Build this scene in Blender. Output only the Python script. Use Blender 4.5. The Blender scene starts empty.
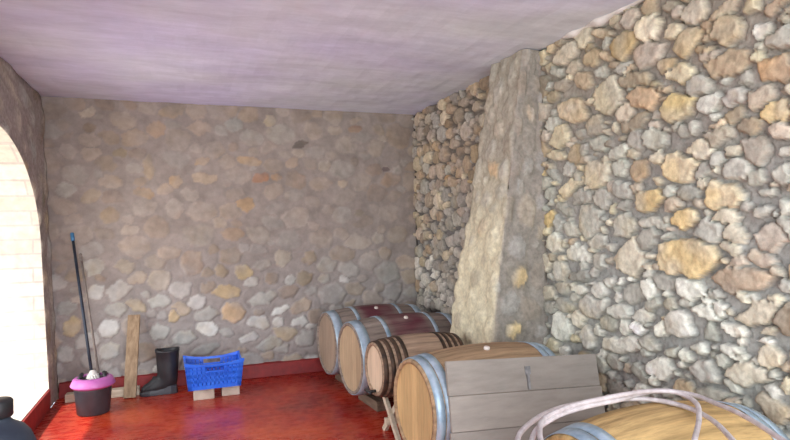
import bpy, bmesh, math, random
import numpy as np
from mathutils import Vector, Matrix, noise
random.seed(7)
PI = math.pi
scn = bpy.context.scene
COL = scn.collection

# ------------------------------------------------------------------ camera
F_PX, YAW, PITCH, ROLL, CAM_H = 586.0, 0.3464, 0.0093, -0.0194, 1.5
cy, sy, cp, sp = math.cos(YAW), math.sin(YAW), math.cos(PITCH), math.sin(PITCH)
fw = Vector((sy*cp, cy*cp, sp)); rt0 = Vector((cy, -sy, 0)); up0 = rt0.cross(fw)
rt = math.cos(ROLL)*rt0 + math.sin(ROLL)*up0
up = -math.sin(ROLL)*rt0 + math.cos(ROLL)*up0
cam = bpy.data.objects.new('camera', bpy.data.cameras.new('camera'))
COL.objects.link(cam)
cam.data.sensor_width = 36.0
cam.data.lens = F_PX/790*36.0
cam.data.clip_start = 0.05
cam.matrix_world = Matrix(((rt.x, up.x, -fw.x, 0), (rt.y, up.y, -fw.y, 0), (rt.z, up.z, -fw.z, CAM_H), (0, 0, 0, 1)))
scn.camera = cam

# ------------------------------------------------------------------ light
world = bpy.data.worlds.new('sky'); scn.world = world; world.use_nodes = True
bg = world.node_tree.nodes['Background']
bg.inputs[0].default_value = (0.80, 0.88, 1.0, 1); bg.inputs[1].default_value = 1.5
def lamp(name, kind, loc, to, energy, color, size=None, sizey=None, angle=None):
    d = bpy.data.lights.new(name, kind); d.energy = energy; d.color = color
    if kind == 'AREA':
        d.shape = 'RECTANGLE'; d.size = size; d.size_y = sizey
    if angle is not None: d.angle = angle
    o = bpy.data.objects.new(name, d); COL.objects.link(o); o.location = loc
    o.rotation_euler = (Vector(to)-Vector(loc)).to_track_quat('-Z', 'Y').to_euler()
    return o
lamp('sun', 'SUN', (-5, -4, 9), (-5+.42, -4+.22, 9-.9), 5.0, (1.0, 0.93, 0.82), angle=0.02)
# daylight pouring in through the open front of the porch and through the side arch
lamp('daylight_front', 'AREA', (0.3, -1.2, 1.5), (0.6, 5.5, 1.6), 185, (0.93, 0.97, 1.0), 4.2, 3.0)
lamp('daylight_arch', 'AREA', (-3.0, 3.9, 1.2), (2.0, 5.0, 1.0), 72, (1.0, 0.95, 0.90), 2.2, 1.6)
vs = scn.view_settings
vs.view_transform = 'Standard'; vs.look = 'None'; vs.gamma = 1.0; vs.use_curve_mapping = False
vs.exposure = 0.14

# ------------------------------------------------------------------ helpers
def link(o): COL.objects.link(o); return o
def empty(name, loc=(0, 0, 0), rz=0.0):
    o = bpy.data.objects.new(name, None); o.location = loc; o.rotation_euler = (0, 0, rz)
    o.empty_display_size = 0.1
    return link(o)
def tag(o, label=None, cat=None, group=None, kind=None):
    if label: o['label'] = label
    if cat: o['category'] = cat
    if group: o['group'] = group
    if kind: o['kind'] = kind
    return o
def obj(name, bm, m, parent=None, smooth=False, bevel=0.0, loc=None):
    bmesh.ops.recalc_face_normals(bm, faces=bm.faces)
    me = bpy.data.meshes.new(name); bm.to_mesh(me); bm.free()
    for k in (m if isinstance(m, (list, tuple)) else [m]): me.materials.append(k)
    if smooth:
        for p in me.polygons: p.use_smooth = True
    o = link(bpy.data.objects.new(name, me))
    if loc is not None: o.location = loc
    if parent is not None: o.parent = parent
    if bevel:
        b = o.modifiers.new('bevel', 'BEVEL'); b.width = bevel; b.segments = 2; b.limit_method = 'ANGLE'
    return o
def box(bm, x0, x1, y0, y1, z0, z1, mi=0):
    v = [bm.verts.new((x, y, z)) for x in (x0, x1) for y in (y0, y1) for z in (z0, z1)]
    for q in ((0, 1, 3, 2), (4, 6, 7, 5), (0, 4, 5, 1), (2, 3, 7, 6), (0, 2, 6, 4), (1, 5, 7, 3)):
        bm.faces.new([v[i] for i in q]).material_index = mi
    return v
def hexa(bm, pts):
    """eight points: bottom ring of four, then top ring of four"""
    v = [bm.verts.new(p) for p in pts]
    for q in ((0, 3, 2, 1), (4, 5, 6, 7), (0, 1, 5, 4), (1, 2, 6, 5), (2, 3, 7, 6), (3, 0, 4, 7)):
        bm.faces.new([v[i] for i in q])
    return v
def beam(bm, a, b, w, t, ref=(0, 0, 1)):
    a, b = Vector(a), Vector(b); d = (b-a).normalized()
    s = d.cross(Vector(ref))
    if s.length < 1e-4: s = d.cross(Vector((1, 0, 0)))
    s.normalize(); n = s.cross(d)
    hexa(bm, [p+s*sx*w/2+n*sn*t/2 for p in (a, b) for sx, sn in ((-1, -1), (1, -1), (1, 1), (-1, 1))])
def tube(bm, pts, r, n=10, caps=True, radii=None):
    pts = [Vector(p) for p in pts]; rings = []; prev = None
    for i, p in enumerate(pts):
        t = (pts[min(i+1, len(pts)-1)]-pts[max(i-1, 0)]).normalized()
        if prev is None:
            s = t.cross(Vector((0, 0, 1)))
            if s.length < 1e-3: s = t.cross(Vector((0, 1, 0)))
        else: s = prev-t*prev.dot(t)
        s.normalize(); prev = s; u = t.cross(s)
        rr = radii[i] if radii else r
        rings.append([bm.verts.new(p+(s*math.cos(2*PI*k/n)+u*math.sin(2*PI*k/n))*rr) for k in range(n)])
    for a, b in zip(rings, rings[1:]):
        for k in range(n): bm.faces.new((a[k], a[(k+1) % n], b[(k+1) % n], b[k]))
    if caps: bm.faces.new(rings[0][::-1]); bm.faces.new(rings[-1])
def lathe(bm, prof, n=32, axis='z', closed=False, sx=1.0, sy_=1.0):
    """prof: list of (r, h); revolve about an axis"""
    rings = []
    for r, h in prof:
        ring = []
        for k in range(n):
            a = 2*PI*k/n; c, s = r*math.cos(a)*sx, r*math.sin(a)*sy_
            ring.append(bm.verts.new((c, s, h) if axis == 'z' else (h, c, s)))
        rings.append(ring)
    pr = list(zip(rings, rings[1:]))
    if closed: pr.append((rings[-1], rings[0]))
    for a, b in pr:
        for k in range(n): bm.faces.new((a[k], a[(k+1) % n], b[(k+1) % n], b[k]))
    if not closed:
        if prof[0][0] > 1e-6: bm.faces.new(rings[0][::-1])
        if prof[-1][0] > 1e-6: bm.faces.new(rings[-1])
    return rings
def col_layer(bm): return bm.verts.layers.float_color.get('col') or bm.verts.layers.float_color.new('col')

# ------------------------------------------------------------------ materials
def new_mat(name):
    m = bpy.data.materials.new(name); m.use_nodes = True
    nt = m.node_tree; return m, nt, nt.nodes['Principled BSDF']
def ramp(nt, fac, stops):
    r = nt.nodes.new('ShaderNodeValToRGB'); e = r.color_ramp.elements
    while len(e) < len(stops): e.new(0.5)
    for k, (p, c) in enumerate(stops): e[k].position = p; e[k].color = (*c, 1)
    nt.links.new(fac, r.inputs[0]); return r.outputs[0]
def noise_tex(nt, scale, detail=4, rough=0.6, stretch=(1, 1, 1)):
    tc = nt.nodes.new('ShaderNodeTexCoord'); mp = nt.nodes.new('ShaderNodeMapping'); mp.inputs[3].default_value = stretch
    n = nt.nodes.new('ShaderNodeTexNoise'); n.inputs['Scale'].default_value = scale
    n.inputs['Detail'].default_value = detail; n.inputs['Roughness'].default_value = rough
    nt.links.new(tc.outputs['Object'], mp.inputs[0]); nt.links.new(mp.outputs[0], n.inputs['Vector'])
    return n.outputs['Fac']
def mix(nt, mode, fac, a, b):
    x = nt.nodes.new('ShaderNodeMix'); x.data_type = 'RGBA'; x.blend_type = mode
    for s, v in ((x.inputs[0], fac), (x.inputs[6], a), (x.inputs[7], b)):
        if hasattr(v, 'is_output'): nt.links.new(v, s)
        else: s.default_value = v if isinstance(v, (int, float)) else (*v, 1)
    return x.outputs[2]
def bump(nt, bs, h, strength, dist=0.01):
    b = nt.nodes.new('ShaderNodeBump'); b.inputs['Strength'].default_value = strength; b.inputs['Distance'].default_value = dist
    nt.links.new(h, b.inputs['Height']); nt.links.new(b.outputs[0], bs.inputs['Normal'])
def mat(name, c0, c1, scale=6, stretch=(1, 1, 1), rough=0.8, metal=0.0, bmp=0.2, detail=4, lo=0.35, hi=0.65, spec=0.3):
    m, nt, bs = new_mat(name)
    f = noise_tex(nt, scale, detail, 0.6, stretch)
    nt.links.new(ramp(nt, f, [(lo, c0), (hi, c1)]), bs.inputs['Base Color'])
    bs.inputs['Roughness'].default_value = rough; bs.inputs['Metallic'].default_value = metal
    bs.inputs['Specular IOR Level'].default_value = spec
    if bmp: bump(nt, bs, f, bmp)
    return m
def attr_mat(name, scale, stretch=(1, 1, 1), rough=0.9, amt=(0.7, 1.2), bmp=0.4, spec=0.2):
    """colour comes from the mesh's own 'col' attribute, broken up by grain"""
    m, nt, bs = new_mat(name)
    at = nt.nodes.new('ShaderNodeAttribute'); at.attribute_name = 'col'
    f = noise_tex(nt, scale, 6, 0.65, stretch)
    g = ramp(nt, f, [(0.3, (amt[0],)*3), (0.7, (amt[1],)*3)])
    nt.links.new(mix(nt, 'MULTIPLY', 1.0, at.outputs['Color'], g), bs.inputs['Base Color'])
    bs.inputs['Roughness'].default_value = rough; bs.inputs['Specular IOR Level'].default_value = spec
    bump(nt, bs, f, bmp); return m
M = {}
M['stone'] = attr_mat('rubble_stone', 28, amt=(0.72, 1.22), bmp=0.6)
M['smeared'] = attr_mat('smeared_rubble', 14, amt=(0.85, 1.12), bmp=0.25)
M['oak'] = attr_mat('barrel_oak', 9, (0.6, 7, 7), rough=0.75, amt=(0.7, 1.2), bmp=0.3)
M['head_oak'] = attr_mat('barrel_head_oak', 9, (6, 6, 0.6), rough=0.7, amt=(0.82, 1.12), bmp=0.25)
M['plank'] = attr_mat('weathered_plank', 8, (0.6, 3, 3), rough=0.85, amt=(0.84, 1.1), bmp=0.3)
M['galv'] = mat('galvanised_hoop', (0.27, 0.38, 0.48), (0.50, 0.62, 0.72), 12, (1, 1, 1), 0.42, 0.4, 0.1)
M['rust'] = mat('rusted_hoop', (0.035, 0.028, 0.025), (0.12, 0.075, 0.05), 14, (1, 1, 1), 0.55, 0.4, 0.2)
M['timber'] = mat('pale_timber', (0.26, 0.18, 0.11), (0.42, 0.31, 0.20), 5, (8, 8, 0.7), 0.8, 0, 0.3)
M['timber_pale'] = mat('bleached_timber', (0.50, 0.42, 0.31), (0.68, 0.60, 0.48), 5, (1, 8, 8), 0.8, 0, 0.3)
M['timber_dark'] = mat('old_timber', (0.12, 0.08, 0.06), (0.24, 0.17, 0.12), 5, (8, 1, 8), 0.85, 0, 0.3)
M['block'] = mat('cut_timber_block', (0.42, 0.34, 0.27), (0.62, 0.54, 0.45), 12, (1, 1, 1), 0.9, 0, 0.3)
M['blue'] = mat('blue_plastic', (0.015, 0.13, 0.80), (0.03, 0.19, 0.92), 8, rough=0.35, bmp=0.0, spec=0.5)
M['black'] = mat('black_rubber', (0.012, 0.013, 0.016), (0.028, 0.029, 0.033), 8, rough=0.45, bmp=0.05, spec=0.5)
M['grey_plastic'] = mat('charcoal_plastic', (0.035, 0.037, 0.045), (0.055, 0.057, 0.068), 8, rough=0.4, bmp=0.0, spec=0.5)
M['violet'] = mat('violet_plastic', (0.50, 0.13, 0.44), (0.60, 0.18, 0.53), 8, rough=0.35, bmp=0.0, spec=0.5)
M['blue_handle'] = mat('dark_blue_metal', (0.02, 0.025, 0.04), (0.04, 0.05, 0.07), 8, rough=0.4, metal=0.3, bmp=0)
M['teal_grip'] = mat('blue_grip', (0.05, 0.16, 0.30), (0.08, 0.22, 0.38), 8, rough=0.5, bmp=0)
M['stick'] = mat('grey_brown_stick', (0.16, 0.13, 0.12), (0.26, 0.22, 0.19), 8, (6, 6, 1), rough=0.7, bmp=0.1)
M['strands'] = mat('white_cotton', (0.62, 0.60, 0.56), (0.85, 0.84, 0.80), 30, rough=1.0, bmp=0.4)
M['jug'] = mat('blue_black_plastic', (0.030, 0.042, 0.065), (0.055, 0.075, 0.105), 5, rough=0.42, bmp=0.03, spec=0.5)
M['hose'] = mat('grey_pink_hose', (0.42, 0.37, 0.37), (0.60, 0.55, 0.56), 20, rough=0.38, bmp=0.05, spec=0.5)
M['bung'] = mat('white_silicone', (0.7, 0.62, 0.56), (0.85, 0.78, 0.72), 10, rough=0.5, bmp=0)
M['iron'] = mat('dull_iron', (0.16, 0.16, 0.17), (0.36, 0.36, 0.37), 20, rough=0.5, metal=0.6, bmp=0.1)
M['ground'] = mat('outside_paving', (0.42, 0.40, 0.37), (0.58, 0.55, 0.50), 2, rough=0.95, bmp=0.1)
M['cement'] = mat('pale_cement', (0.66, 0.64, 0.60), (0.82, 0.80, 0.77), 12, rough=0.95, bmp=0.3)
M['roof'] = mat('roof_slab', (0.4, 0.38, 0.36), (0.5, 0.48, 0.46), 3, rough=0.95, bmp=0.1)

# ------------------------------------------------------------------ red floor paint
def red_paint():
    m, nt, bs = new_mat('red_floor_paint')
    a = noise_tex(nt, 1.3, 5, 0.6); b = noise_tex(nt, 9, 6, 0.7, (1, 2.2, 1)); c = noise_tex(nt, 40, 4, 0.6)
    col = ramp(nt, a, [(0.36, (0.27, 0.008, 0.007)), (0.50, (0.44, 0.022, 0.010)), (0.64, (0.60, 0.075, 0.022))])
    w = ramp(nt, b, [(0.46, (0, 0, 0)), (0.72, (1, 1, 1))])
    col = mix(nt, 'MIX', mix(nt, 'MULTIPLY', 1.0, w, (0.5, 0.5, 0.5)), col, (0.64, 0.19, 0.09))
    nt.links.new(col, bs.inputs['Base Color'])
    r = ramp(nt, b, [(0.3, (0.16,)*3), (0.8, (0.48,)*3)]); nt.links.new(r, bs.inputs['Roughness'])
    bs.inputs['Specular IOR Level'].default_value = 0.5
    bump(nt, bs, c, 0.06); return m
M['red'] = red_paint()
def red_riser():
    m, nt, bs = new_mat('dark_red_paint')
    b = noise_tex(nt, 14, 5, 0.7)
    nt.links.new(ramp(nt, b, [(0.35, (0.20, 0.010, 0.012)), (0.7, (0.34, 0.020, 0.018))]), bs.inputs['Base Color'])
    bs.inputs['Roughness'].default_value = 0.55; bump(nt, bs, b, 0.3); return m
M['red_dark'] = red_riser()
def plaster():
    m, nt, bs = new_mat('lilac_plaster')
    a = noise_tex(nt, 0.55, 3, 0.5); b = noise_tex(nt, 3.5, 6, 0.7, (0.5, 1.6, 1)); c = noise_tex(nt, 26, 5, 0.7)
    col = ramp(nt, a, [(0.35, (0.70, 0.75, 0.82)), (0.65, (0.66, 0.65, 0.93))])
    g = ramp(nt, b, [(0.3, (0.80, 0.80, 0.80)), (0.7, (1.08, 1.07, 1.05))])
    nt.links.new(mix(nt, 'MULTIPLY', 1.0, col, g), bs.inputs['Base Color'])
    bs.inputs['Roughness'].default_value = 0.95; bump(nt, bs, c, 0.25); return m
M['plaster'] = plaster()
def ashlar():
    m, nt, bs = new_mat('pale_ashlar_blocks')
    tc = nt.nodes.new('ShaderNodeTexCoord'); sep = nt.nodes.new('ShaderNodeSeparateXYZ'); cmb = nt.nodes.new('ShaderNodeCombineXYZ')
    nt.links.new(tc.outputs['Object'], sep.inputs[0])
    nt.links.new(sep.outputs[0], cmb.inputs[0]); nt.links.new(sep.outputs[2], cmb.inputs[1])
    br = nt.nodes.new('ShaderNodeTexBrick'); nt.links.new(cmb.outputs[0], br.inputs['Vector'])
    br.inputs['Color1'].default_value = (0.66, 0.58, 0.48, 1); br.inputs['Color2'].default_value = (0.74, 0.68, 0.60, 1)
    br.inputs['Mortar'].default_value = (0.56, 0.50, 0.45, 1); br.inputs['Scale'].default_value = 1.0
    br.inputs['Mortar Size'].default_value = 0.008; br.inputs['Brick Width'].default_value = 0.6; br.inputs['Row Height'].default_value = 0.12
    n = noise_tex(nt, 14, 5, 0.6)
    nt.links.new(mix(nt, 'MULTIPLY', 1.0, br.outputs['Color'], ramp(nt, n, [(0.3, (0.82,)*3), (0.7, (1.1,)*3)])), bs.inputs['Base Color'])
    bs.inputs['Roughness'].default_value = 0.9; bump(nt, bs, br.outputs['Fac'], -0.4); return m
M['ashlar'] = ashlar()

# ------------------------------------------------------------------ rubble masonry
RNG = np.random.RandomState(11)
_perm = RNG.rand(256, 256)
def vnoise(x, y):
    xi, yi = np.floor(x).astype(int), np.floor(y).astype(int); fx, fy = x-xi, y-yi
    fx, fy = fx*fx*(3-2*fx), fy*fy*(3-2*fy)
    g = lambda a, b: _perm[a & 255, b & 255]
    return (g(xi, yi)*(1-fx)+g(xi+1, yi)*fx)*(1-fy)+(g(xi, yi+1)*(1-fx)+g(xi+1, yi+1)*fx)*fy
def fbm(x, y, o=4):
    s, a, t = 0, 1, 0
    for k in range(o): s = s+a*vnoise(x*2**k+17*k, y*2**k+31*k); t += a; a *= 0.5
    return s/t
def parse(s): return [(float(a), float(b), float(c), float(d), e) for a, b, c, d, e in (t.split(',') for t in s.split())]
STONE_COL = {'p': (0.53, 0.465, 0.385), 't': (0.52, 0.43, 0.31), 'y': (0.66, 0.52, 0.29), 'o': (0.58, 0.41, 0.24), 'c': (0.66, 0.60, 0.45),
             'g': (0.48, 0.485, 0.44), 'w': (0.72, 0.735, 0.68), 'b': (0.38, 0.31, 0.22), 'r': (0.46, 0.24, 0.12), 'd': (0.14, 0.12, 0.11)}
def fill_stones(stones, U0, U1, V0, V1, smin, smax, n, palette, close=0.93):
    L = list(stones)
    for k in range(n):
        t = 1-k/n
        hu = (smin+(smax-smin)*t)*RNG.uniform(0.85, 1.2); hv = hu*RNG.uniform(0.55, 0.95)
        u, v = RNG.uniform(U0, U1), RNG.uniform(V0, V1)
        A = np.array([(a, b, c, d) for a, b, c, d, e in L]) if L else np.zeros((0, 4))
        if len(A) and np.min(np.hypot((A[:, 0]-u)/(A[:, 2]+hu), (A[:, 1]-v)/(A[:, 3]+hv))) < close: continue
        L.append((u, v, hu, hv, palette(u, v)))
    return L
def masonry(U, V, stones, sharp=0.3, gap=0.06, wob=0.3, lim=1.05):
    """height 0..1 over the mortar, stone index, distance field at the points (U, V)"""
    U, V = U.ravel(), V.ravel(); n = len(U)
    d1 = np.full(n, 9.0); d2 = np.full(n, 9.0); idx = np.zeros(n, int)
    rs = np.random.RandomState(5)
    wu = U+0.022*(fbm(U*13, V*13, 3)-0.5)*2+0.009*(fbm(U*40, V*40, 2)-0.5)*2
    wv = V+0.022*(fbm(U*13+50, V*13+80, 3)-0.5)*2+0.009*(fbm(U*40+50, V*40+80, 2)-0.5)*2
    for i, (u, v, hu, hv, c) in enumerate(stones):
        ang = rs.uniform(-0.4, 0.4); K = rs.randint(5, 8); t0 = rs.uniform(0, 6.28)
        tk = t0+(np.arange(K)+rs.uniform(-0.28, 0.28, K))*2*PI/K; ck = rs.uniform(0.76, 1.06, K)
        m = np.where((np.abs(wu-u) < hu*1.9+0.05) & (np.abs(wv-v) < hv*1.9+0.05))[0]
        if not len(m): continue
        du, dv = wu[m]-u, wv[m]-v
        a, b = (du*math.cos(ang)+dv*math.sin(ang))/hu, (-du*math.sin(ang)+dv*math.cos(ang))/hv
        poly = np.max((a[None]*np.cos(tk)[:, None]+b[None]*np.sin(tk)[:, None])/ck[:, None], axis=0)
        r = poly*(1-wob)+np.hypot(a, b)*wob
        lt = r < d1[m]
        j = m[lt]; d2[j] = d1[j]; d1[j] = r[lt]; idx[j] = i
        k = m[~lt]; d2[k] = np.minimum(d2[k], r[~lt])
    e = np.minimum((lim-d1)/sharp, (d2-d1-gap)/(sharp*0.8))
    h = np.clip(e, 0, 1); h = h*h*(3-2*h)
    return h, idx, d1
def colours(U, V, h, idx, stones, mortar, vary=0.10, tint=None):
    rs = np.random.RandomState(3)
    sc = np.array([STONE_COL[s[4]] for s in stones])*(1+vary*rs.randn(len(stones), 1))
    sc += 0.006*rs.randn(*sc.shape)
    U, V = U.ravel(), V.ravel()
    mo = np.array(mortar)[None, :]*(0.78+0.44*fbm(U*7, V*7, 4))[:, None]
    st = sc[idx]*(0.80+0.40*fbm(U*14+9, V*14+4, 4))[:, None]
    # rust and lichen blotches that belong to the stone face itself
    bl = np.clip((fbm(U*6+33, V*6+71, 4)-0.56)*5, 0, 1)[:, None]
    st = st*(1-0.35*bl)+np.array((0.52, 0.40, 0.22))*0.35*bl
    gy = np.clip((fbm(U*4+3, V*4+7, 3)-0.42)*3.5, 0, 0.65)[:, None]
    lum = st.mean(1, keepdims=True)
    st = st*(1-gy*0.7)+lum*np.array((1.03, 1.02, 0.97))*gy*0.7
    w = np.clip(h*2.2-0.25, 0, 1)[:, None]
    c = mo*(1-w)+st*w
    if tint is not None: c = tint(U, V, c, w)
    return np.clip(c, 0.01, 0.95)
def grid_mesh(name, P, C, nu, nv, mats, back=None, kind='structure'):
    """P (nu*nv,3) points of a u-major grid; a solid block stands behind it"""
    verts = [tuple(p) for p in P]; faces = []
    for i in range(nu-1):
        for j in range(nv-1):
            a = i*nv+j; faces.append((a, a+nv, a+nv+1, a+1))
    cols = C
    if back is not None:
        x0, x1, y0, y1, z0, z1 = back; b = len(verts)
        verts += [(x, y, z) for x in (x0, x1) for y in (y0, y1) for z in (z0, z1)]
        faces += [tuple(b+i for i in q) for q in ((0, 1, 3, 2), (4, 6, 7, 5), (0, 4, 5, 1), (2, 3, 7, 6), (0, 2, 6, 4), (1, 5, 7, 3))]
        cols = np.vstack([C, np.tile([[0.3, 0.28, 0.26]], (8, 1))])
    me = bpy.data.meshes.new(name); me.from_pydata(verts, [], faces)
    at = me.attributes.new('col', 'FLOAT_COLOR', 'POINT')
    at.data.foreach_set('color', np.hstack([cols, np.ones((len(cols), 1))]).astype(np.float32).ravel())
    for m in mats: me.materials.append(m)
    me.polygons.foreach_set('use_smooth', [True]*len(me.polygons)); me.update()
    o = link(bpy.data.objects.new(name, me)); o['kind'] = kind
    return o
H, YB, XR = 2.73, 6.05, 2.43
YF = -0.3
def xl(z): return -1.09-0.0366*z            # the arch wall leans outwards a little

# right wall: bold rubble, big tan stones above, small pale ones below
RIGHT = parse('''3.28,2.63,0.128,0.059,p 2.68,2.64,0.058,0.046,p 2.9,2.64,0.092,0.031,t 2.73,2.53,0.114,0.068,y 2.57,2.42,0.115,0.077,p 3.03,2.53,0.084,0.055,t 3.39,2.53,0.075,0.035,g 2.77,2.4,0.061,0.03,g 2.94,2.42,0.054,0.041,g 3.11,2.41,0.088,0.047,t 2.88,2.25,0.123,0.102,c 2.65,2.3,0.126,0.042,b 2.6,2.19,0.123,0.07,o 3.23,2.24,0.156,0.097,t 2.65,2.06,0.114,0.042,b 2.86,2.07,0.064,0.044,c 2.54,2.67,0.065,0.057,t 3.34,2.42,0.082,0.04,p 2.24,2.54,0.072,0.059,p 2.06,2.5,0.08,0.038,p 1.81,2.42,0.06,0.025,o 2.05,2.39,0.087,0.066,t 1.88,2.34,0.052,0.033,w 2.29,2.4,0.093,0.06,t 2.06,2.23,0.128,0.073,t 1.82,2.15,0.087,0.064,o 2.34,2.26,0.091,0.057,c 2.35,2.09,0.096,0.08,y 2.16,2.07,0.068,0.047,w 2.01,2.06,0.061,0.041,g 1.83,1.96,0.081,0.058,y 2.12,1.95,0.066,0.028,t 2.39,2.63,0.049,0.031,p 3.37,2.08,0.108,0.075,c 2.87,2.07,0.052,0.049,t 3.15,2.06,0.06,0.033,g 3.41,1.96,0.127,0.032,c 2.99,1.98,0.083,0.046,g 2.8,1.91,0.093,0.039,g 2.52,1.94,0.09,0.056,g 3.47,1.84,0.07,0.041,g 3.28,1.84,0.071,0.044,g 3,1.8,0.124,0.087,c 2.64,1.79,0.068,0.073,o 3.28,1.73,0.167,0.044,c 2.57,1.61,0.1,0.059,y 2.77,1.68,0.071,0.06,g 2.95,1.64,0.065,0.062,g 3.35,1.58,0.099,0.03,g 3.08,1.51,0.112,0.108,g 3.26,1.45,0.079,0.049,g 3.46,1.36,0.095,0.082,w 2.78,1.47,0.083,0.076,g 2.56,1.49,0.103,0.033,g 2.36,1.77,0.101,0.073,y 2.33,1.95,0.047,0.038,g 2.25,1.96,0.027,0.03,g 2.11,1.92,0.07,0.055,p 2.12,1.79,0.041,0.043,g 1.93,1.81,0.064,0.074,p 1.8,1.88,0.046,0.038,p 2.1,1.61,0.098,0.067,y 2.09,1.51,0.063,0.035,c 2.34,1.5,0.085,0.044,y 1.93,1.68,0.043,0.037,g 1.88,1.61,0.035,0.023,g 1.8,1.69,0.046,0.054,g 2.05,1.41,0.059,0.052,c 1.87,1.41,0.073,0.06,p 1.79,1.55,0.026,0.032,g 1.89,1.53,0.028,0.026,g 2.34,1.31,0.201,0.106,y 3.21,1.29,0.119,0.056,w 3.4,1.17,0.081,0.073,g 2.99,1.25,0.055,0.05,g 2.73,1.28,0.117,0.116,c 2.59,1.12,0.044,0.048,w 3.21,1.06,0.084,0.034,w 3.35,0.93,0.111,0.056,g 3.06,0.96,0.121,0.073,g 2.82,0.96,0.106,0.051,w 2.65,0.97,0.057,0.045,w 3.4,0.78,0.126,0.1,w 3.12,0.76,0.07,0.065,w 2.82,0.76,0.163,0.051,w 2.51,0.91,0.042,0.04,w 2.6,0.82,0.064,0.038,g 3.01,0.82,0.039,0.044,w 3.18,1.15,0.113,0.035,g 2.91,1.13,0.04,0.034,w 2.89,0.65,0.065,0.032,g 2.06,1.37,0.062,0.035,c 2.02,1.22,0.158,0.058,t 2.31,1.15,0.11,0.057,w 2.21,1.04,0.068,0.038,w 2.13,1.07,0.035,0.044,w 1.94,1.07,0.12,0.059,c 2.38,0.95,0.09,0.068,w 2.2,0.94,0.042,0.042,g 2.05,0.98,0.069,0.026,w 1.89,0.95,0.041,0.022,w 2.24,0.85,0.052,0.032,w 2.07,0.88,0.058,0.027,w 1.88,0.88,0.058,0.045,c 2.43,0.8,0.038,0.026,g 1.8,1.21,0.033,0.036,g 2.44,1.06,0.038,0.03,g 2.37,0.75,0.029,0.023,w 2.22,0.75,0.088,0.045,g 1.99,0.78,0.108,0.053,c 2.19,0.64,0.094,0.04,g 1.87,0.66,0.081,0.051,t 1.81,0.78,0.024,0.039,c 2,0.66,0.028,0.028,g''')
def pal_r(u, v):
    if v > 1.9: return RNG.choice(list('pttgbco'), p=[.20, .24, .04, .26, .14, .1, .02])
    if v > 1.2: return RNG.choice(list('pgcyt'), p=[.10, .48, .26, .02, .14])
    return RNG.choice(list('gwct'), p=[.42, .38, .14, .06])
RIGHT = [(a, b, c*1.0, d*1.0, e) for a, b, c, d, e in RIGHT]
RIGHT = fill_stones(RIGHT, 0.9, 6.05, 0.02, 2.72, 0.018, 0.085, 12000, pal_r, 0.90)
nu, nv = 560, 280
ug = np.concatenate([np.linspace(YF, 0.95, 20), np.linspace(0.96, YB, nu-20)])
Ug, Vg = np.meshgrid(ug, np.linspace(0, H, nv), indexing='ij')
h, idx, d1 = masonry(Ug, Vg, RIGHT, sharp=0.17, gap=0.10, wob=0.15, lim=1.12)
fu, fv = Ug.ravel(), Vg.ravel()
prot = (0.55+0.6*np.random.RandomState(8).rand(len(RIGHT)))[idx]
grv = np.clip(1-np.abs(d1-1.12)/0.14, 0, 1)*(h < 0.35)
dep = 0.042*h*prot-0.016*grv+0.022*(fbm(fu*10, fv*10, 4)-0.5)+0.012*(fbm(fu*30, fv*30, 3)-0.5)*h
P = np.stack([XR+0.014-dep, fu, fv], 1)
def tint_r(U, V, c, w):
    up_ = np.clip((V-1.3)/1.2, 0, 1)[:, None]
    m = np.array((1.0, 1.0, 1.02))*(1-up_)+np.array((0.92, 0.82, 0.74))*up_
    far = np.clip((U-4.1)/0.5, 0, 1)[:, None]                     # the strip past the buttress is darker, most of all its mortar
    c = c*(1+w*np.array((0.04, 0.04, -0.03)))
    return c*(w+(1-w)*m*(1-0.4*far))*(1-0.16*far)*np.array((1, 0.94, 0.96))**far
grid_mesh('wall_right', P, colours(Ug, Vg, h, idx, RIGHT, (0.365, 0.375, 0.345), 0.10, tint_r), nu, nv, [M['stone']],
          (XR+0.05, XR+0.5, YF, YB+0.5, -0.05, H+0.02))

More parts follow.
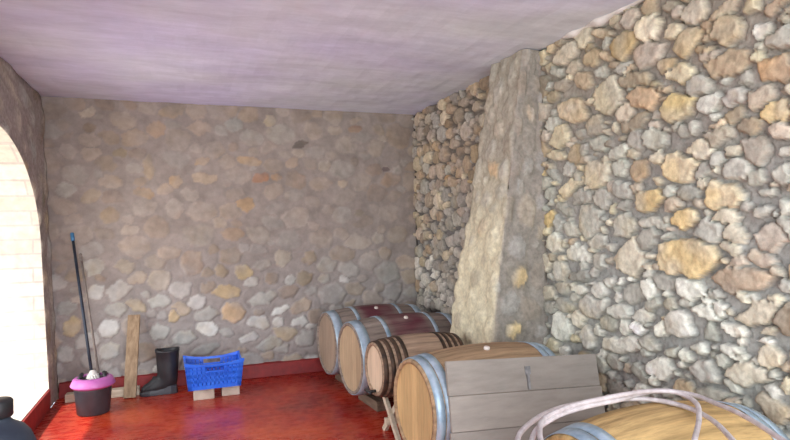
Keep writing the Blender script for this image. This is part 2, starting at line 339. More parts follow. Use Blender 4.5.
# back wall: the joints are smeared almost flush
BACK = parse('''0.2,2,0.124,0.065,o 0.64,2.17,0.131,0.045,o 0.74,2.01,0.088,0.057,r 0.9,2.02,0.06,0.042,o 1.07,2.16,0.076,0.061,o -0.06,1.97,0.067,0.064,o 0.59,1.74,0.087,0.074,o -0.08,1.7,0.08,0.086,p 0.84,2.6,0.06,0.06,t 1.15,2.36,0.092,0.037,d 0.49,2.54,0.086,0.067,g 0.18,2.17,0.083,0.036,o 1.75,2.54,0.084,0.037,r 1.6,1.96,0.06,0.051,t 1.4,2.15,0.073,0.058,p 2.09,2.11,0.047,0.03,d 1.78,1.64,0.061,0.037,b 0.07,1.16,0.118,0.133,t 0.44,1.23,0.115,0.085,b 0.56,1.07,0.1,0.077,y 0.39,0.87,0.147,0.071,y 0.34,1.08,0.058,0.081,b 0.45,0.67,0.123,0.102,o -0.04,0.72,0.093,0.074,t 1.17,0.97,0.089,0.08,b 0.84,0.99,0.069,0.069,b 0.95,1.19,0.087,0.087,t 0.74,0.79,0.144,0.069,g 0.7,0.55,0.118,0.077,w 0.97,0.42,0.139,0.078,t 0.92,0.66,0.104,0.045,w 0.21,0.52,0.127,0.083,w 0.6,0.4,0.1,0.044,w -0,0.45,0.109,0.066,g 1.11,0.52,0.088,0.053,w 0.19,0.32,0.143,0.05,g 0.8,0.32,0.136,0.069,g 1.18,0.34,0.107,0.088,g 1.23,1.18,0.072,0.071,b -0.98,0.63,0.073,0.099,y -0.57,0.95,0.116,0.085,w -0.22,1.02,0.116,0.108,t -0.1,0.68,0.062,0.079,y -0.77,0.93,0.076,0.077,w -0.43,0.79,0.094,0.051,t -0.52,1.16,0.093,0.068,t -1.01,0.81,0.081,0.066,g -0.67,0.59,0.107,0.084,w -0.67,0.38,0.092,0.084,w -0.6,0.77,0.092,0.068,g -1.03,0.38,0.073,0.082,g -0.22,0.81,0.097,0.069,g -0.23,0.52,0.081,0.087,g -0.78,1.17,0.091,0.084,g -0.31,2.1,0.048,0.13,b -0.54,2.23,0.07,0.043,b -0.64,1.64,0.092,0.068,b -0.35,1.86,0.104,0.052,o -0.8,2.21,0.09,0.067,p -0.81,2.46,0.045,0.051,b -0.08,2.65,0.132,0.064,b -0.82,2.6,0.075,0.044,p -1.01,1.89,0.088,0.083,g''')
NB = len(BACK)                                # the stones one can pick out
def pal_b(u, v):
    if v > 1.3: return RNG.choice(list('pbgto'), p=[.38, .22, .2, .16, .04])
    return RNG.choice(list('gwtbp'), p=[.36, .22, .2, .1, .12])
BACK = fill_stones(BACK, -1.2, 2.45, 0.02, 2.72, 0.05, 0.13, 2600, pal_b, 0.88)
nu, nv = 300, 230
Ug, Vg = np.meshgrid(np.linspace(-1.25, XR, nu), np.linspace(0, H, nv), indexing='ij')
h, idx, d1 = masonry(Ug, Vg, BACK, sharp=0.4, gap=0.03, lim=1.15)
fu, fv = Ug.ravel(), Vg.ravel()
low = np.clip((1.45-fv)/0.7, 0, 1)
dep = (0.005+0.006*low)*h-0.010*low*np.clip(1-np.abs(d1-1.12)/0.12, 0, 1)*(h < 0.4)+0.022*(fbm(fu*6, fv*6, 3)-0.5)+0.006*(fbm(fu*24, fv*24, 3)-0.5)
P = np.stack([fu, YB+0.006-dep, fv], 1)
def tint_b(U, V, c, w):
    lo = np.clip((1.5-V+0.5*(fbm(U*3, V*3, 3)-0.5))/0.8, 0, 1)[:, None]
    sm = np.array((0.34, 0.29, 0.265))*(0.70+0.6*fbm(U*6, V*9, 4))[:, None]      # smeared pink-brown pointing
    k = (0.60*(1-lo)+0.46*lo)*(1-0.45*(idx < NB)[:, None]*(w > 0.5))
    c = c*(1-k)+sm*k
    return c*(np.array((0.95, 0.97, 1.0))*lo+np.array((0.86, 0.83, 0.81))*(1-lo))  # lower part cooler; dim light near the top painted in as darker colour
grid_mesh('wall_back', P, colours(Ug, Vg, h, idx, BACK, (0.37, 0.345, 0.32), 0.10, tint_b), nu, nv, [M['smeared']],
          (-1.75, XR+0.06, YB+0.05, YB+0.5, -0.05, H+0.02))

# arch wall on the left: opening outline, then rows out to the wall's rectangle
def arch_wall():
    cyy, czz, rr, rz_ = 4.50, 1.405, 1.20, 0.838
    inn, out = [], []
    K = 14
    for k in range(K): t = k/K; inn.append((cyy+rr, czz*t)); out.append((YB, czz*t))
    n2 = 60
    for k in range(n2+1):
        a = PI*k/n2; inn.append((cyy+rr*math.cos(a), czz+rz_*math.sin(a)))
    # matching outer points: up the corner, along the ceiling, down the far side
    L = [(YB, czz), (YB, H), (YF, H), (YF, czz)]
    fr = []
    for k in range(n2+1):
        t = k/n2
        if t < 0.25: s = t/0.25; fr.append((YB, czz+(H-czz)*s))
        elif t < 0.75: s = (t-0.25)/0.5; fr.append((YB+(YF-YB)*s, H))
        else: s = (t-0.75)/0.25; fr.append((YF, H+(czz-H)*s))
    out += fr
    for k in range(K): t = 1-(k+1)/K; inn.append((cyy-rr, czz*t)); out.append((YF, czz*t))
    rows = 16; bm = bmesh.new(); cl = col_layer(bm)
    grid = []
    for (a, b), (c, d) in zip(inn, out):
        line = []
        for j in range(rows+1):
            t = (j/rows)**1.2; y, z = a+(c-a)*t, b+(d-b)*t
            line.append((y, z))
        grid.append(line)
    G = np.array(grid); U, V = G[..., 0], G[..., 1]
    st = fill_stones([], 3.0, 6.1, 0, 2.73, 0.05, 0.11, 700, lambda u, v: RNG.choice(list('pgtb'), p=[.35, .25, .2, .2]))
    hh, ix, _ = masonry(U, V, st, 0.5, 0.0)
    C = colours(U, V, hh, ix, st, (0.37, 0.32, 0.29), 0.08)
    dp = (0.014*hh+0.02*(fbm(U.ravel()*8, V.ravel()*8, 3)-0.5)).reshape(U.shape); C = C.reshape(U.shape+(3,))
    vs_ = []
    for i in range(U.shape[0]):
        r_ = []
        for j in range(rows+1):
            v = bm.verts.new((xl(V[i, j])+(dp[i, j] if j else 0), U[i, j], V[i, j])); v[cl] = (*C[i, j], 1); r_.append(v)
        vs_.append(r_)
    for i in range(len(vs_)-1):
        for j in range(rows): bm.faces.new((vs_[i][j], vs_[i+1][j], vs_[i+1][j+1], vs_[i][j+1]))
    XO = -1.75
    oi = [bm.verts.new((XO, a, b)) for a, b in inn]; oo = [bm.verts.new((XO, a, b)) for a, b in out]
    for i in range(len(inn)-1):
        f = bm.faces.new((vs_[i][0], oi[i], oi[i+1], vs_[i+1][0])); f.material_index = 1
        bm.faces.new((oi[i], oo[i], oo[i+1], oi[i+1])).material_index = 1
        bm.faces.new((vs_[i][rows], vs_[i+1][rows], oo[i+1], oo[i]))
    o = obj('wall_left', bm, [M['stone'], M['ashlar']]); o['kind'] = 'structure'
    for p in o.data.polygons: p.use_smooth = p.material_index == 0
arch_wall()

# battered buttress against the right wall
def buttress():
    y0, xw = 3.58, XR+0.02
    xo = lambda z: 1.90+0.138*z               # outer face leans into the wall as it rises
    yf = lambda z: 4.36-0.135*z               # far edge
    bm = bmesh.new(); cl = col_layer(bm)
    nz, na, nb = 130, 36, 28
    zs = np.linspace(0, H, nz)
    S = []   # columns round the section: near face (wall -> outer), outer face (near -> far), far face (outer -> wall)
    own = [(0.39, 0.76, 0.10, 0.055, 'y'), (0.36, 1.12, 0.09, 0.075, 'y'), (0.30, 2.28, 0.09, 0.06, 't'), (1.0, 1.1, 0.12, 0.09, 'b'), (1.0, 1.48, 0.12, 0.07, 'o'), (0.95, 2.2, 0.12, 0.07, 't'), (0.95, 1.9, 0.12, 0.06, 'o')]
    st = fill_stones(own, 0, 1.9, 0, H, 0.05, 0.13, 900, lambda u, v: RNG.choice(list('gbt'), p=[.5, .3, .2]))
    cols_u = []
    for k in range(nb): cols_u.append(('n', k/(nb-1)))
    for k in range(1, na): cols_u.append(('o', k/(na-1)))
    for k in range(1, 12): cols_u.append(('f', k/11))
    U = np.zeros((len(cols_u), nz)); V = np.tile(zs, (len(cols_u), 1)); P = np.zeros((len(cols_u), nz, 3)); N = np.zeros_like(P)
    for i, (s, t) in enumerate(cols_u):
        for j, z in enumerate(zs):
            dx = xw-xo(z); w = yf(z)-y0
            if s == 'n': P[i, j] = (xw-dx*t, y0, z); U[i, j] = t*0.6; N[i, j] = (0, -1, 0)
            elif s == 'o': P[i, j] = (xo(z), y0+w*t, z); U[i, j] = 0.6+t*0.75; N[i, j] = (-1, 0, 0)
            else: P[i, j] = (xo(z)+dx*t, yf(z), z); U[i, j] = 1.35+t*0.5; N[i, j] = (0, 1, 0)
    hh, ix, _ = masonry(U, V, st, 0.4, 0.0)
    u, v = U.ravel(), V.ravel()
    C = colours(U, V, hh, ix, st, (0.30, 0.27, 0.22), 0.10)
    # limewash on the outer face plus painted-in arch light; brown rubble high up
    outer = np.clip((u-0.6)/0.03, 0, 1)*np.clip((1.37-u)/0.03, 0, 1)
    k = outer*np.clip((2.2-v)/0.9, 0.2, 1)*(0.75+0.6*fbm(u*5, v*5, 4))
    k = np.clip(k, 0, 1)[:, None]*(1-0.45*np.clip(hh*1.4-0.5, 0, 1)[:, None]*((np.random.RandomState(2).rand(len(st)) > 0.7) | (np.arange(len(st)) < len(own)))[ix][:, None])
    lime_lit = np.array((0.78, 0.73, 0.52))
    sm = np.array((0.34, 0.31, 0.27))*(0.65+0.7*fbm(u*6+5, v*6, 4))[:, None]; rnd = (ix >= len(own))[:, None]
    C = np.where(rnd, C*0.35+sm*0.65, C)
    near = (u < 0.6)[:, None]; C = np.where(near, C*np.array((0.92, 0.92, 0.93)), C)
    C = np.clip(C*(1-0.8*k)+lime_lit*0.8*k, 0, 1)
    dp = 0.016*hh+0.045*(fbm(u*5, v*5, 4)-0.5)+0.015*(fbm(u*20, v*20, 3)-0.5)
    P = P.reshape(-1, 3)+N.reshape(-1, 3)*dp[:, None]
    V_ = []
    for p, c in zip(P, C):
        q = bm.verts.new(p); q[cl] = (*c, 1); V_.append(q)
    for i in range(len(cols_u)-1):
        for j in range(nz-1): bm.faces.new((V_[i*nz+j], V_[(i+1)*nz+j], V_[(i+1)*nz+j+1], V_[i*nz+j+1]))
    o = obj('wall_buttress', bm, M['stone'], smooth=True); o['kind'] = 'structure'
buttress()

# floor, ceiling, skirting, threshold, ground outside
bm = bmesh.new(); box(bm, -1.09, XR+0.03, YF, YB+0.03, -0.06, 0.0)
tag(obj('floor', bm, M['red']), kind='structure')
def ceiling():
    bm = bmesh.new(); n, m = 60, 90
    g = [[bm.verts.new((-1.3+3.8*i/n, YF+(YB+0.05-YF)*j/m, H+0.012*noise.noise((i*0.11, j*0.11, 3))+0.006*noise.noise((i*0.5, j*0.3, 9)))) for j in range(m+1)] for i in range(n+1)]
    for i in range(n):
        for j in range(m): bm.faces.new((g[i][j], g[i][j+1], g[i+1][j+1], g[i+1][j]))
    box(bm, -1.75, XR+0.5, YF, YB+0.5, H+0.03, H+0.28, 1)
    tag(obj('ceiling', bm, [M['plaster'], M['roof']], smooth=False), kind='structure')
ceiling()
bm = bmesh.new(); hexa(bm, [(-1.08, YB-0.05, 0), (XR, YB-0.05, 0), (XR, YB+0.02, 0), (-1.08, YB+0.02, 0),
                            (-1.08, YB-0.035, 0.13), (XR, YB-0.035, 0.13), (XR, YB+0.02, 0.14), (-1.08, YB+0.02, 0.14)])
tag(obj('baseboard_back', bm, M['red_dark'], bevel=0.006), kind='structure')
bm = bmesh.new(); box(bm, -1.76, -1.085, 3.30, 5.70, -0.05, 0.165)
box(bm, -1.76, -1.10, 3.30, 5.70, 0.165, 0.172, 1)
tag(obj('trim_threshold', bm, [M['red_dark'], M['ashlar']]), kind='structure')
bm = bmesh.new(); n_ = 24       # smear of pale cement where the ceiling meets the right wall
rows_ = []
for i in range(n_+1):
    y = 2.55+0.75*i/n_; w = 0.045*(0.5+0.7*noise.noise((y*7, 1, 2)))*min(1, i/3, (n_-i)/3)+0.004
    rows_.append([bm.verts.new(p) for p in ((XR-0.035-w, y, H+0.004), (XR-0.028, y, H-0.6*w), (XR+0.02, y, H-0.9*w), (XR+0.02, y, H+0.01))])
for a_, b_ in zip(rows_, rows_[1:]):
    for k in range(4): bm.faces.new((a_[k], a_[(k+1) % 4], b_[(k+1) % 4], b_[k]))
bm.faces.new(rows_[0]); bm.faces.new(rows_[-1][::-1])
tag(obj('trim_ceiling', bm, M['cement'], smooth=True), kind='structure')
bm = bmesh.new(); box(bm, -9, -1.75, -9, 12, -0.3, 0.14); box(bm, -1.75, 9, -9, YF, -0.3, -0.02)
tag(obj('ground', bm, M['ground']), kind='structure')

# ------------------------------------------------------------------ barrels
def barrel(label, loc, rz, L, rh, rb, hoops, hoop_mat, wood, headcol, stain=None, bung=True, roll=0.0, staves=24, group=None, seed=1):
    """axis along local x from the near head at x=0; origin under the middle of the axis at the lowest point"""
    rs = random.Random(seed)
    root = tag(empty('barrel', loc, rz), label, 'barrel', group)
    R = lambda x: rh+(rb-rh)*(1-(2*x/L-1)**2)
    zc = rb
    bm = bmesh.new(); cl = col_layer(bm)
    sub = 4; n = staves*sub; nx = 28
    sc = [tuple(c*f for c in wood) for f in [rs.uniform(0.84, 1.14) for k in range(staves)]]
    def ring(x, r, inner=False):
        out = []
        for k in range(n):
            a = 2*PI*k/n; kk = k % sub; rr = r-(0.004 if kk == 0 and not inner else 0)
            v = bm.verts.new((x, rr*math.cos(a), zc+rr*math.sin(a)))
            c = sc[k//sub]
            if kk == 0: c = tuple(q*0.72 for q in c)
            if stain:
                t = max(0, 1-abs(x/L-0.5)/0.23)*max(0, (math.sin(a-roll)+0.35)/1.2)
                t = min(1, t*2.2)*(0.75+0.5*(noise.noise((x*6, a*3, seed))))
                t = max(0, min(0.92, t)); c = tuple(q*(1-t)+s*t for q, s in zip(c, stain))
            v[cl] = (*c, 1); out.append(v)
        return out
    rings = [ring(0.03, R(0.03)-0.026, True), ring(0.0, R(0)-0.024, True), ring(0.0, R(0)-0.003)]
    rings += [ring(L*i/nx, R(L*i/nx)) for i in range(1, nx)]
    rings += [ring(L, R(L)-0.003), ring(L, R(L)-0.024, True), ring(L-0.03, R(L-0.03)-0.026, True)]
    for a, b in zip(rings, rings[1:]):
        for k in range(n): bm.faces.new((a[k], a[(k+1) % n], b[(k+1) % n], b[k]))
    obj('staves', bm, M['oak'], root, smooth=True)
    for x0 in (0.026, L-0.026):
        bm = bmesh.new(); cl = col_layer(bm); r = R(0.026)-0.022; np_ = 7
        for p in range(np_):
            y0, y1 = -r+2*r*p/np_+0.0012, -r+2*r*(p+1)/np_-0.0012
            top = [(y, math.sqrt(max(0, r*r-y*y))) for y in (y0+(y1-y0)*q/6 for q in range(7))]
            poly = top+[(y, -z) for y, z in reversed(top)]
            f_ = rs.uniform(0.88, 1.1); c = tuple(q*f_ for q in headcol)
            fr = []; ok = []
            for xx in (x0-0.012, x0+0.012):
                vv = []
                for y, z in poly:
                    v = bm.verts.new((xx, y, zc+z)); v[cl] = (*c, 1); vv.append(v)
                fr.append(vv)
            m_ = len(poly)
            bm.faces.new(fr[0]); bm.faces.new(fr[1][::-1])
            for k in range(m_): bm.faces.new((fr[0][k], fr[1][k], fr[1][(k+1) % m_], fr[0][(k+1) % m_]))
        obj('head', bm, M['head_oak'], root)
    for a, b in list(hoops)+[(L-b, L-a) for a, b in hoops]:
        bm = bmesh.new()
        lathe(bm, [(R(a)+0.0005, a), (R(a)+0.0045, a), (R((a+b)/2)+0.005, (a+b)/2), (R(b)+0.0045, b), (R(b)+0.0005, b)], 72, 'x', closed=True)
        for v in bm.verts: v.co.z += zc
        obj('hoop', bm, hoop_mat, root, smooth=True)
    if bung:
        bm = bmesh.new(); lathe(bm, [(0.017, rb-0.012), (0.019, rb+0.007), (0.016, rb+0.012), (0.007, rb+0.013)], 16)
        R3 = Matrix.Rotation(roll, 3, 'X')
        for v in bm.verts: v.co = R3 @ v.co+Vector((L/2, 0, zc))
        obj('bung', bm, M['bung'], root, smooth=True)
    return root
W_OLD, HEAD_OLD = (0.29, 0.24, 0.205), (0.44, 0.33, 0.22)
def cradle(label, loc, rz, L, rb, rail_x, rad, z0, group=None):
    """two low timber rails; rad = barrel radius over the rails, z0 = height of the axis"""
    t = tag(empty('barrel_cradle', loc, rz), label, 'cradle', group)
    top = z0-rad-0.005
    for x in rail_x:
        bm = bmesh.new(); box(bm, x-0.045, x+0.045, -rb*0.62, rb*0.62, 0, top)
        rl = obj('rail', bm, M['timber_dark'], t, bevel=0.004)
    return t
def place(label, head, rz, L, rh, rb, zc, hoops, cradle_label=None, **kw):
    """head: (x, y) of the middle of the near head"""
    loc = (head[0], head[1], zc-rb)
    b = barrel(label, loc, rz, L, rh, rb, hoops, **kw)
    if cradle_label:
        xs = (0.2, L-0.2); R = rh+(rb-rh)*(1-(2*0.2/L-1)**2)
        cradle(cradle_label, (head[0], head[1], 0), rz, L, rb, xs, R+0.013, zc)
    return b
WINE = (0.13, 0.028, 0.045)
big = [(0.006, 0.085), (0.235, 0.27)]
place('large old oak barrel farthest back, beside the rear wall, wine-stained round its bung', (1.25, 5.45), 0.10, 0.95, 0.285, 0.325, 0.402, big,
      'low timber cradle under the barrel farthest back', hoop_mat=M['galv'], wood=W_OLD, headcol=(0.36, 0.28, 0.21), stain=WINE, roll=0.35, seed=2)
place('large wine-stained oak barrel, second from the rear wall, behind the small keg', (1.27, 4.70), 0.10, 0.95, 0.29, 0.328, 0.410, big,
      'low timber cradle under the second large barrel from the rear wall', hoop_mat=M['galv'], wood=W_OLD, headcol=(0.45, 0.34, 0.22), stain=WINE, roll=0.35, seed=3)
kegL, kegZ = 0.65, 0.50
keg = place('small oak keg with dark rusted hoops on a crossed-leg trestle', (1.235, 3.92), 0.06, kegL, 0.185, 0.215, kegZ,
            [(0.004, 0.036), (0.056, 0.086), (0.106, 0.136), (0.158, 0.186)], hoop_mat=M['rust'], wood=(0.38, 0.27, 0.19), headcol=(0.66, 0.52, 0.38), bung=False, staves=20, seed=4)
bm = bmesh.new(); tube(bm, [(0.01, 0, 0.06), (-0.055, 0, 0.06)], 0.011, 10); tube(bm, [(-0.045, -0.05, 0.063), (-0.045, 0.055, 0.063)], 0.009, 8)
obj('tap', bm, M['black'], keg, smooth=True)
tr = tag(empty('keg_trestle', (1.235, 3.92, 0), 0.06), 'pale wooden trestle of crossed legs holding up the small keg', 'trestle')
zc_ = kegZ-0.2
for x in (0.13, kegL-0.13):
    R = 0.185+0.030*(1-(2*x/kegL-1)**2)+0.006
    zx = kegZ-(R+0.020)*math.sqrt(2)
    for s, dx in ((1, -0.0125), (-1, 0.0125)):
        bm = bmesh.new(); beam(bm, (x+dx, -s*zx, 0.0), (x+dx, s*0.19, zx+0.19), 0.025, 0.04, ref=(0, -s, 1))
        obj('leg', bm, M['timber_pale'], tr)
bm = bmesh.new(); box(bm, 0.08, kegL-0.08, -0.018, 0.018, zx-0.075, zx-0.03); obj('stretcher', bm, M['timber_pale'], tr)
two = [(0.012, 0.062), (0.068, 0.118)]
place('large golden oak barrel with pale blue-grey hoops, behind the leaning grey plank panel', (1.225, 3.16), 0.07, 0.92, 0.275, 0.318, 0.447, two,
      'low timber cradle under the barrel behind the plank panel', hoop_mat=M['galv'], wood=(0.42, 0.285, 0.17), headcol=(0.62, 0.43, 0.21), roll=0.25, seed=5)
place('nearest oak barrel, tan, with a hose coiled on top of it', (1.36, 1.86), 0.03, 0.92, 0.28, 0.34, 0.405, two,
      'low timber cradle under the nearest barrel', hoop_mat=M['galv'], wood=(0.56, 0.38, 0.17), headcol=(0.55, 0.42, 0.26), seed=6, bung=False)

# grey plank panel leaning on the fourth barrel
def panel():
    root = tag(empty('wooden_board', (1.29, 2.735, 0.012)), 'grey weathered plank panel leaning against the side of a barrel', 'panel')
    bm = bmesh.new(); cl = col_layer(bm); rs = random.Random(4)
    tb = Vector((0.035, 0.19, 0.712)); hgt = tb.length; u = tb.normalized(); ax_ = Vector((1, 0, -0.05)).normalized(); nrm = u.cross(ax_); nrm = -nrm if nrm.y > 0 else nrm
    n = 4; W = 0.985
    for k in range(n):
        a, b = hgt*k/n+0.0008, hgt*(k+1)/n-0.0008
        c = Vector((0.335, 0.305, 0.27))*rs.uniform(0.94, 1.06)
        l0, l1 = rs.uniform(-0.006, 0.006), W+rs.uniform(-0.008, 0.008)
        P = []
        for t in (0, 0.024):
            for x, s in ((l0, a), (l1, a), (l1, b), (l0, b)): P.append(ax_*x+u*s+nrm*t+Vector((0, 0, 0.03)))
        v = hexa(bm, P)
        for q in v: q[cl] = (*c, 1)
    obj('planks', bm, M['plank'], root, bevel=0.003)
    p0 = Vector((0, 0, 0.03))+ax_*0.50+u*(hgt*0.90)+nrm*0.025
    bm = bmesh.new()
    def pl(dx, s, w, hh, t0, t1):
        hexa(bm, [p0+Vector((dx+ax*w, 0, 0))+u*(s+as_*hh)+nrm*t for t in (t0, t1) for ax, as_ in ((-.5, -.5), (.5, -.5), (.5, .5), (-.5, .5))])
    pl(0, 0, 0.035, 0.045, -0.002, 0.004); pl(-0.004, -0.06, 0.016, 0.085, -0.002, 0.010)
    hs = obj('hasp', bm, M['iron'], root); hs['label'] = 'small dull iron hasp'
panel()

# hose coiled on the nearest barrel
def hose():
    bm = bmesh.new()
    K = [(1.42, 1.16, 0.735), (1.10, 1.40, 0.735), (1.03, 1.64, 0.745), (1.09, 1.793, 0.752), (1.256, 1.929, 0.755), (1.422, 2.003, 0.755), (1.609, 2.009, 0.757), (1.79, 1.957, 0.757),
         (1.86, 1.845, 0.757), (1.849, 1.70, 0.756), (1.762, 1.53, 0.753), (1.60, 1.31, 0.745), (1.33, 1.12, 0.74), (1.04, 1.22, 0.745), (0.99, 1.50, 0.755), (1.122, 1.75, 0.765), (1.295, 1.869, 0.772),
         (1.46, 1.914, 0.776), (1.652, 1.932, 0.778), (1.80, 1.972, 0.776), (1.925, 1.973, 0.770), (1.991, 1.895, 0.768), (1.985, 1.776, 0.766), (1.957, 1.635, 0.765), (1.892, 1.466, 0.760),
         (1.76, 1.22, 0.755), (1.46, 1.05, 0.75), (1.14, 1.12, 0.755), (1.03, 1.46, 0.77), (1.178, 1.791, 0.780), (1.358, 1.894, 0.790), (1.544, 1.922, 0.795), (1.77, 1.928, 0.798), (1.885, 1.880, 0.795),
         (1.880, 1.774, 0.782), (1.768, 1.655, 0.770), (1.60, 1.52, 0.755), (1.46, 1.42, 0.70), (1.40, 1.37, 0.60), (1.38, 1.36, 0.50)]
    K = [Vector(k) for k in K]; pts = []
    for i in range(len(K)-1):
        p0, p1, p2, p3 = K[max(i-1, 0)], K[i], K[i+1], K[min(i+2, len(K)-1)]
        for q in range(9):
            t = q/9; pts.append(0.5*((2*p1)+(p2-p0)*t+(2*p0-5*p1+4*p2-p3)*t*t+(3*p1-p0-3*p2+p3)*t**3))
    pts.append(K[-1])
    tube(bm, pts, 0.0098, 10)
    tag(obj('hose', bm, M['hose'], smooth=True), 'pale grey-pink hose lying coiled on top of the nearest barrel', 'hose')
hose()

# ------------------------------------------------------------------ left side: crate, blocks, boot, plank, mop, bucket, jug
def block(label, x0, x1, y0, y1, h):
    bm = bmesh.new(); box(bm, x0, x1, y0, y1, 0, h)
    tag(obj('timber_block', bm, M['block'], bevel=0.006), label, 'block', 'pale blocks under the blue crate')
block('pale block under the left end of the blue crate', 0.06, 0.235, 5.44, 5.66, 0.105)
block('pale block under the right end of the blue crate', 0.30, 0.455, 5.48, 5.68, 0.105)
def crate():
    root = tag(empty('crate', (0.0, 5.36, 0.106), 0.03), 'blue plastic lattice crate standing on two pale blocks', 'crate')
    W, D, Hc, t = 0.475, 0.33, 0.245, 0.010
    bm = bmesh.new(); fl = 0.025                                     # walls flare a little towards the rim
    def P(s, k, z, off=0.0):
        """point on side s at fraction k, height z"""
        g = fl*z/Hc+off
        x0, x1, y0, y1 = -g+0.015, W+g-0.015, -g+0.01, D+g-0.01
        c = [(x0, y0), (x1, y0), (x1, y1), (x0, y1)]
        a, b = c[s], c[(s+1) % 4]
        return (a[0]+(b[0]-a[0])*k, a[1]+(b[1]-a[1])*k, z)
    def slab(s, k0, k1, z0, z1, dip0=0, dip1=0, thick=t):
        q = [(k0, z0), (k1, z0), (k1, z1-dip1), (k0, z1-dip0)]
        hexa(bm, [P(s, k, z) for k, z in q]+[P(s, k, z, -thick) for k, z in q])
    dip = lambda k: 0.030*math.sin(PI*k)**0.8
    for s in range(4):
        long = s in (0, 2); nb = 13 if long else 9
        slab(s, 0, 1, 0.0, 0.035)
        for z0, z1 in ((0.062, 0.090), (0.110, 0.140)): slab(s, 0, 1, z0, z1)
        for k in range(nb+1):
            c = k/nb; w = 0.029 if long else 0.040
            hd = 0.33 < c < 0.67
            top = 0.150 if hd else Hc-0.03
            slab(s, max(0, c-w), min(1, c+w), 0.03, top)
        for k0, k1 in ((0, 0.32), (0.68, 1)): slab(s, k0, k1, 0.165, 0.178)
        slab(s, 0.30, 0.70, 0.145, 0.160)                            # lower lip of the hand hole
        for k0, k1 in ((0, .36), (.64, 1)): slab(s, k0, k1, 0.196, 0.206)
        n = 12
        for k in range(n):                                           # rim, dipping in the middle
            a, b = k/n, (k+1)/n
            q0, q1 = dip(a), dip(b)
            q = [(a, Hc-0.030-q0*0.6), (b, Hc-0.030-q1*0.6), (b, Hc-q1), (a, Hc-q0)]
            hexa(bm, [P(s, kk, z, 0.004) for kk, z in q]+[P(s, kk, z, -0.014) for kk, z in q])
        for e in (0, 1): slab(s, 0 if e == 0 else 0.93, 0.07 if e == 0 else 1, 0, Hc-0.01)
    for k in range(11): box(bm, 0.02+k*0.041, 0.02+k*0.041+0.018, 0.012, D-0.012, 0.0, 0.008)
    for k in range(7): box(bm, 0.016, W-0.016, 0.02+k*0.044, 0.02+k*0.044+0.016, 0.0, 0.009)
    obj('basket', bm, M['blue'], root)
crate()
def boot():
    root = tag(empty('rubber_boot', (-0.190, 5.80, 0)), 'black rubber boot standing by the rear wall between plank and crate', 'boot')
    # sections from the open top to the ankle and along the foot: centre x, z, radii along x / y
    bm = bmesh.new(); n = 24
    def sect(cx, cz, rx, ry, tilt=0.0, dz=0.0):
        out = []
        for k in range(n):
            a = 2*PI*k/n; x, y = rx*math.cos(a), ry*math.sin(a)
            out.append(bm.verts.new((cx+x*math.cos(tilt), y, cz+x*math.sin(tilt)+dz*math.cos(2*a))))
        return out
    rings = [sect(0.032, 0.24, 0.068, 0.058), sect(0.032, 0.36, 0.094, 0.070, 0.03), sect(0.032, 0.405, 0.100, 0.074, 0.02, 0.006),
             sect(0.032, 0.408, 0.106, 0.078, 0.02, 0.006), sect(0.032, 0.385, 0.106, 0.078, 0.02), sect(0.032, 0.38, 0.102, 0.076), sect(0.034, 0.28, 0.095, 0.069), sect(0.034, 0.20, 0.090, 0.064),
             sect(0.030, 0.15, 0.090, 0.060, -0.12), sect(0.018, 0.118, 0.100, 0.056, -0.42), sect(-0.02, 0.092, 0.105, 0.052, -0.80),
             sect(-0.075, 0.072, 0.075, 0.054, -1.15), sect(-0.125, 0.062, 0.052, 0.055, -1.40), sect(-0.165, 0.052, 0.042, 0.050, -1.5), sect(-0.192, 0.045, 0.026, 0.034, -1.55)]
    for a, b in zip(rings, rings[1:]):
        for k in range(n): bm.faces.new((a[k], a[(k+1) % n], b[(k+1) % n], b[k]))
    bm.faces.new(rings[0]); bm.faces.new(rings[-1])
    # heel fill
    obj('shaft', bm, M['black'], root, smooth=True)
    bm = bmesh.new()
    outl = [(0.118, 0.0), (0.11, 0.035), (0.06, 0.052), (0.0, 0.048), (-0.06, 0.052), (-0.12, 0.058), (-0.165, 0.052), (-0.198, 0.03), (-0.208, 0.0)]
    outl += [(x, -y) for x, y in reversed(outl[1:-1])]
    lo = [bm.verts.new((x, y, 0)) for x, y in outl]; hi = [bm.verts.new((x, y, 0.024)) for x, y in outl]
    top = [bm.verts.new((x*0.95, y*0.93, 0.075 if x > -0.02 else 0.05)) for x, y in outl]
    for A, B in ((lo, hi), (hi, top)):
        for k in range(len(outl)): bm.faces.new((A[k], A[(k+1) % len(outl)], B[(k+1) % len(outl)], B[k]))
    bm.faces.new(lo[::-1]); bm.faces.new(top)
    obj('sole', bm, M['grey_plastic'], root, bevel=0.004)
boot()
bm = bmesh.new(); tilt = Vector((0.028, 0.235, 0.70)); b0 = Vector((-0.475, 5.755, 0.004)); u_ = tilt.normalized(); side = Vector((0.995, -0.1, 0)); nn = side.cross(u_).normalized()
L_ = 0.745
hexa(bm, [b0+side*s*0.052+nn*t+u_*q for q in (0.0, L_) for s, t in ((-1, -0.014), (1, -0.014), (1, 0.014), (-1, 0.014))])
mn = min(v.co.z for v in bm.verts)
for v in bm.verts: v.co.z -= mn
tag(obj('plank', bm, M['timber'], bevel=0.003), 'short brown wooden plank leaning upright against the rear wall beside the boot', 'plank')
bm = bmesh.new(); box(bm, -1.0, -0.40, 5.83, 5.92, 0, 0.07)
tag(obj('timber_batten', bm, M['timber_pale'], bevel=0.004), 'pale batten lying on the floor behind the mop bucket', 'batten')

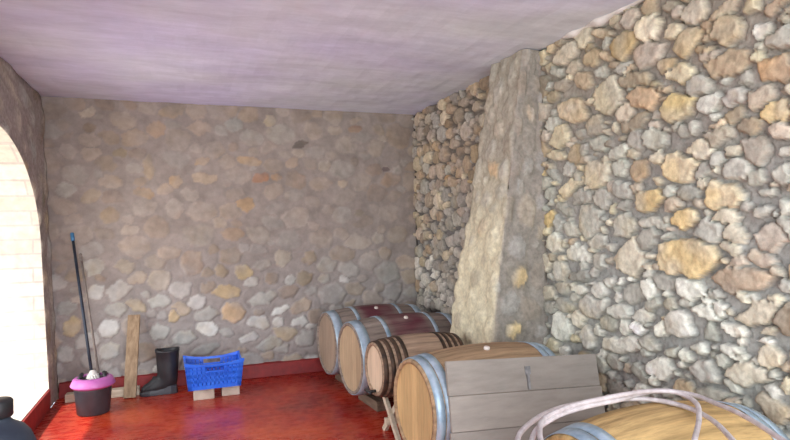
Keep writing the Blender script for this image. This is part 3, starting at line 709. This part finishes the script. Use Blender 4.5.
BX, BY = -0.725, 5.44
def bucket():
    root = tag(empty('mop_bucket', (BX, BY, 0)), 'charcoal mop bucket with a violet wringer rim', 'bucket')
    bm = bmesh.new()
    lathe(bm, [(0.118, 0), (0.124, 0.01), (0.142, 0.20), (0.150, 0.235), (0.146, 0.236), (0.136, 0.20), (0.116, 0.02), (0.0, 0.018)], 36)
    for a in (0.6, 2.2): tube(bm, [(0.118*math.cos(a), 0.118*math.sin(a), 0.008), (0.125*math.cos(a), 0.125*math.sin(a), 0.06)], 0.012, 8)
    obj('body', bm, M['grey_plastic'], root, smooth=True)
    bm = bmesh.new()      # violet collar
    lathe(bm, [(0.150, 0.215), (0.168, 0.232), (0.170, 0.240), (0.150, 0.285), (0.128, 0.300), (0.108, 0.298), (0.100, 0.285), (0.104, 0.262), (0.140, 0.232)], 40, closed=True)
    obj('wringer_collar', bm, M['violet'], root, smooth=True)
    bm = bmesh.new()
    lathe(bm, [(0.103, 0.288), (0.088, 0.19), (0.060, 0.16), (0.0, 0.155)], 28)
    for s in (-1, 1):     # raised dark strainer lugs either side of the mop
        lathe_pts = [(s*0.085, 0.03, 0.27), (s*0.083, 0.0, 0.318), (s*0.085, -0.03, 0.27)]
        tube(bm, [(s*0.100, -0.055, 0.285), (s*0.088, -0.03, 0.312), (s*0.082, 0.0, 0.322), (s*0.088, 0.03, 0.312), (s*0.100, 0.055, 0.285)], 0.016, 8)
    o = obj('strainer', bm, M['black'], root, smooth=True); o['label'] = 'black strainer basket'
bucket()
def stick(name, label, cat, a, b, r, m, grip=None):
    a, b = Vector(a), Vector(b); d = b-a
    root = tag(empty(name, a), label, cat)
    bm = bmesh.new(); tube(bm, [d*0.0, d*0.5, d*0.955], r, 12); obj('handle', bm, m, root, smooth=True)
    bm = bmesh.new(); tube(bm, [d*0.94, d*0.96, d*0.995, d], r*1.2, 12, radii=[r*1.15, r*1.35, r*1.35, r*0.8])
    g = obj('grip', bm, grip or m, root, smooth=True)
    if grip: g['label'] = 'blue plastic grip'
    return root, d
mop, d = stick('mop', 'mop with a dark handle and white strands, standing in the violet-rimmed bucket', 'mop', (BX, BY-0.01, 0.25), (-0.945, 5.945, 1.49), 0.0125, M['blue_handle'], M['teal_grip'])
bm = bmesh.new(); u_ = d.normalized()
lathe(bm, [(0.014, 0.02), (0.030, 0.03), (0.032, 0.075), (0.018, 0.10)], 16)
obj('socket', bm, M['strands'], mop, smooth=True)
bm = bmesh.new(); rs = random.Random(3)
for k in range(46):
    a = 2*PI*k/46+rs.uniform(-.1, .1); r1, r2 = rs.uniform(0.03, 0.045), rs.uniform(0.045, 0.066)
    tube(bm, [(0.018*math.cos(a), 0.018*math.sin(a), rs.uniform(0.06, 0.085)), (r1*math.cos(a), r1*math.sin(a), rs.uniform(0.045, 0.065)), (r2*math.cos(a+.2), r2*math.sin(a+.2), 0.0), (r1*0.7*math.cos(a), r1*0.7*math.sin(a), -0.075)], 0.006, 6)
st_ = obj('strands', bm, M['strands'], mop, smooth=True); st_['kind'] = 'stuff'
stick('broom_stick', 'thin grey-brown stick leaning on the rear wall just right of the mop', 'stick', (BX+0.052, BY+0.040, 0.19), (-0.885, 5.975, 1.30), 0.010, M['stick'])
def jug():
    root = tag(empty('plastic_jug', (-0.845, 3.27, 0), 2.6), 'big blue-black plastic jug with a black cap beside the arch threshold', 'jug')
    bm = bmesh.new()
    lathe(bm, [(0.13, 0), (0.155, 0.012), (0.165, 0.05), (0.168, 0.30), (0.166, 0.42), (0.158, 0.49), (0.138, 0.54), (0.11, 0.575), (0.07, 0.60), (0.055, 0.615), (0.05, 0.65), (0.03, 0.652)], 40)
    obj('body', bm, M['jug'], root, smooth=True)
    bm = bmesh.new(); lathe(bm, [(0.062, 0.628), (0.066, 0.634), (0.066, 0.70), (0.058, 0.71), (0.0, 0.711)], 28); obj('cap', bm, M['black'], root, smooth=True)
    bm = bmesh.new(); tube(bm, [(0.055, 0, 0.62), (0.09, 0, 0.65), (0.135, 0, 0.62), (0.158, 0, 0.54), (0.160, 0, 0.46)], 0.014, 10); obj('handle', bm, M['jug'], root, smooth=True)
jug()
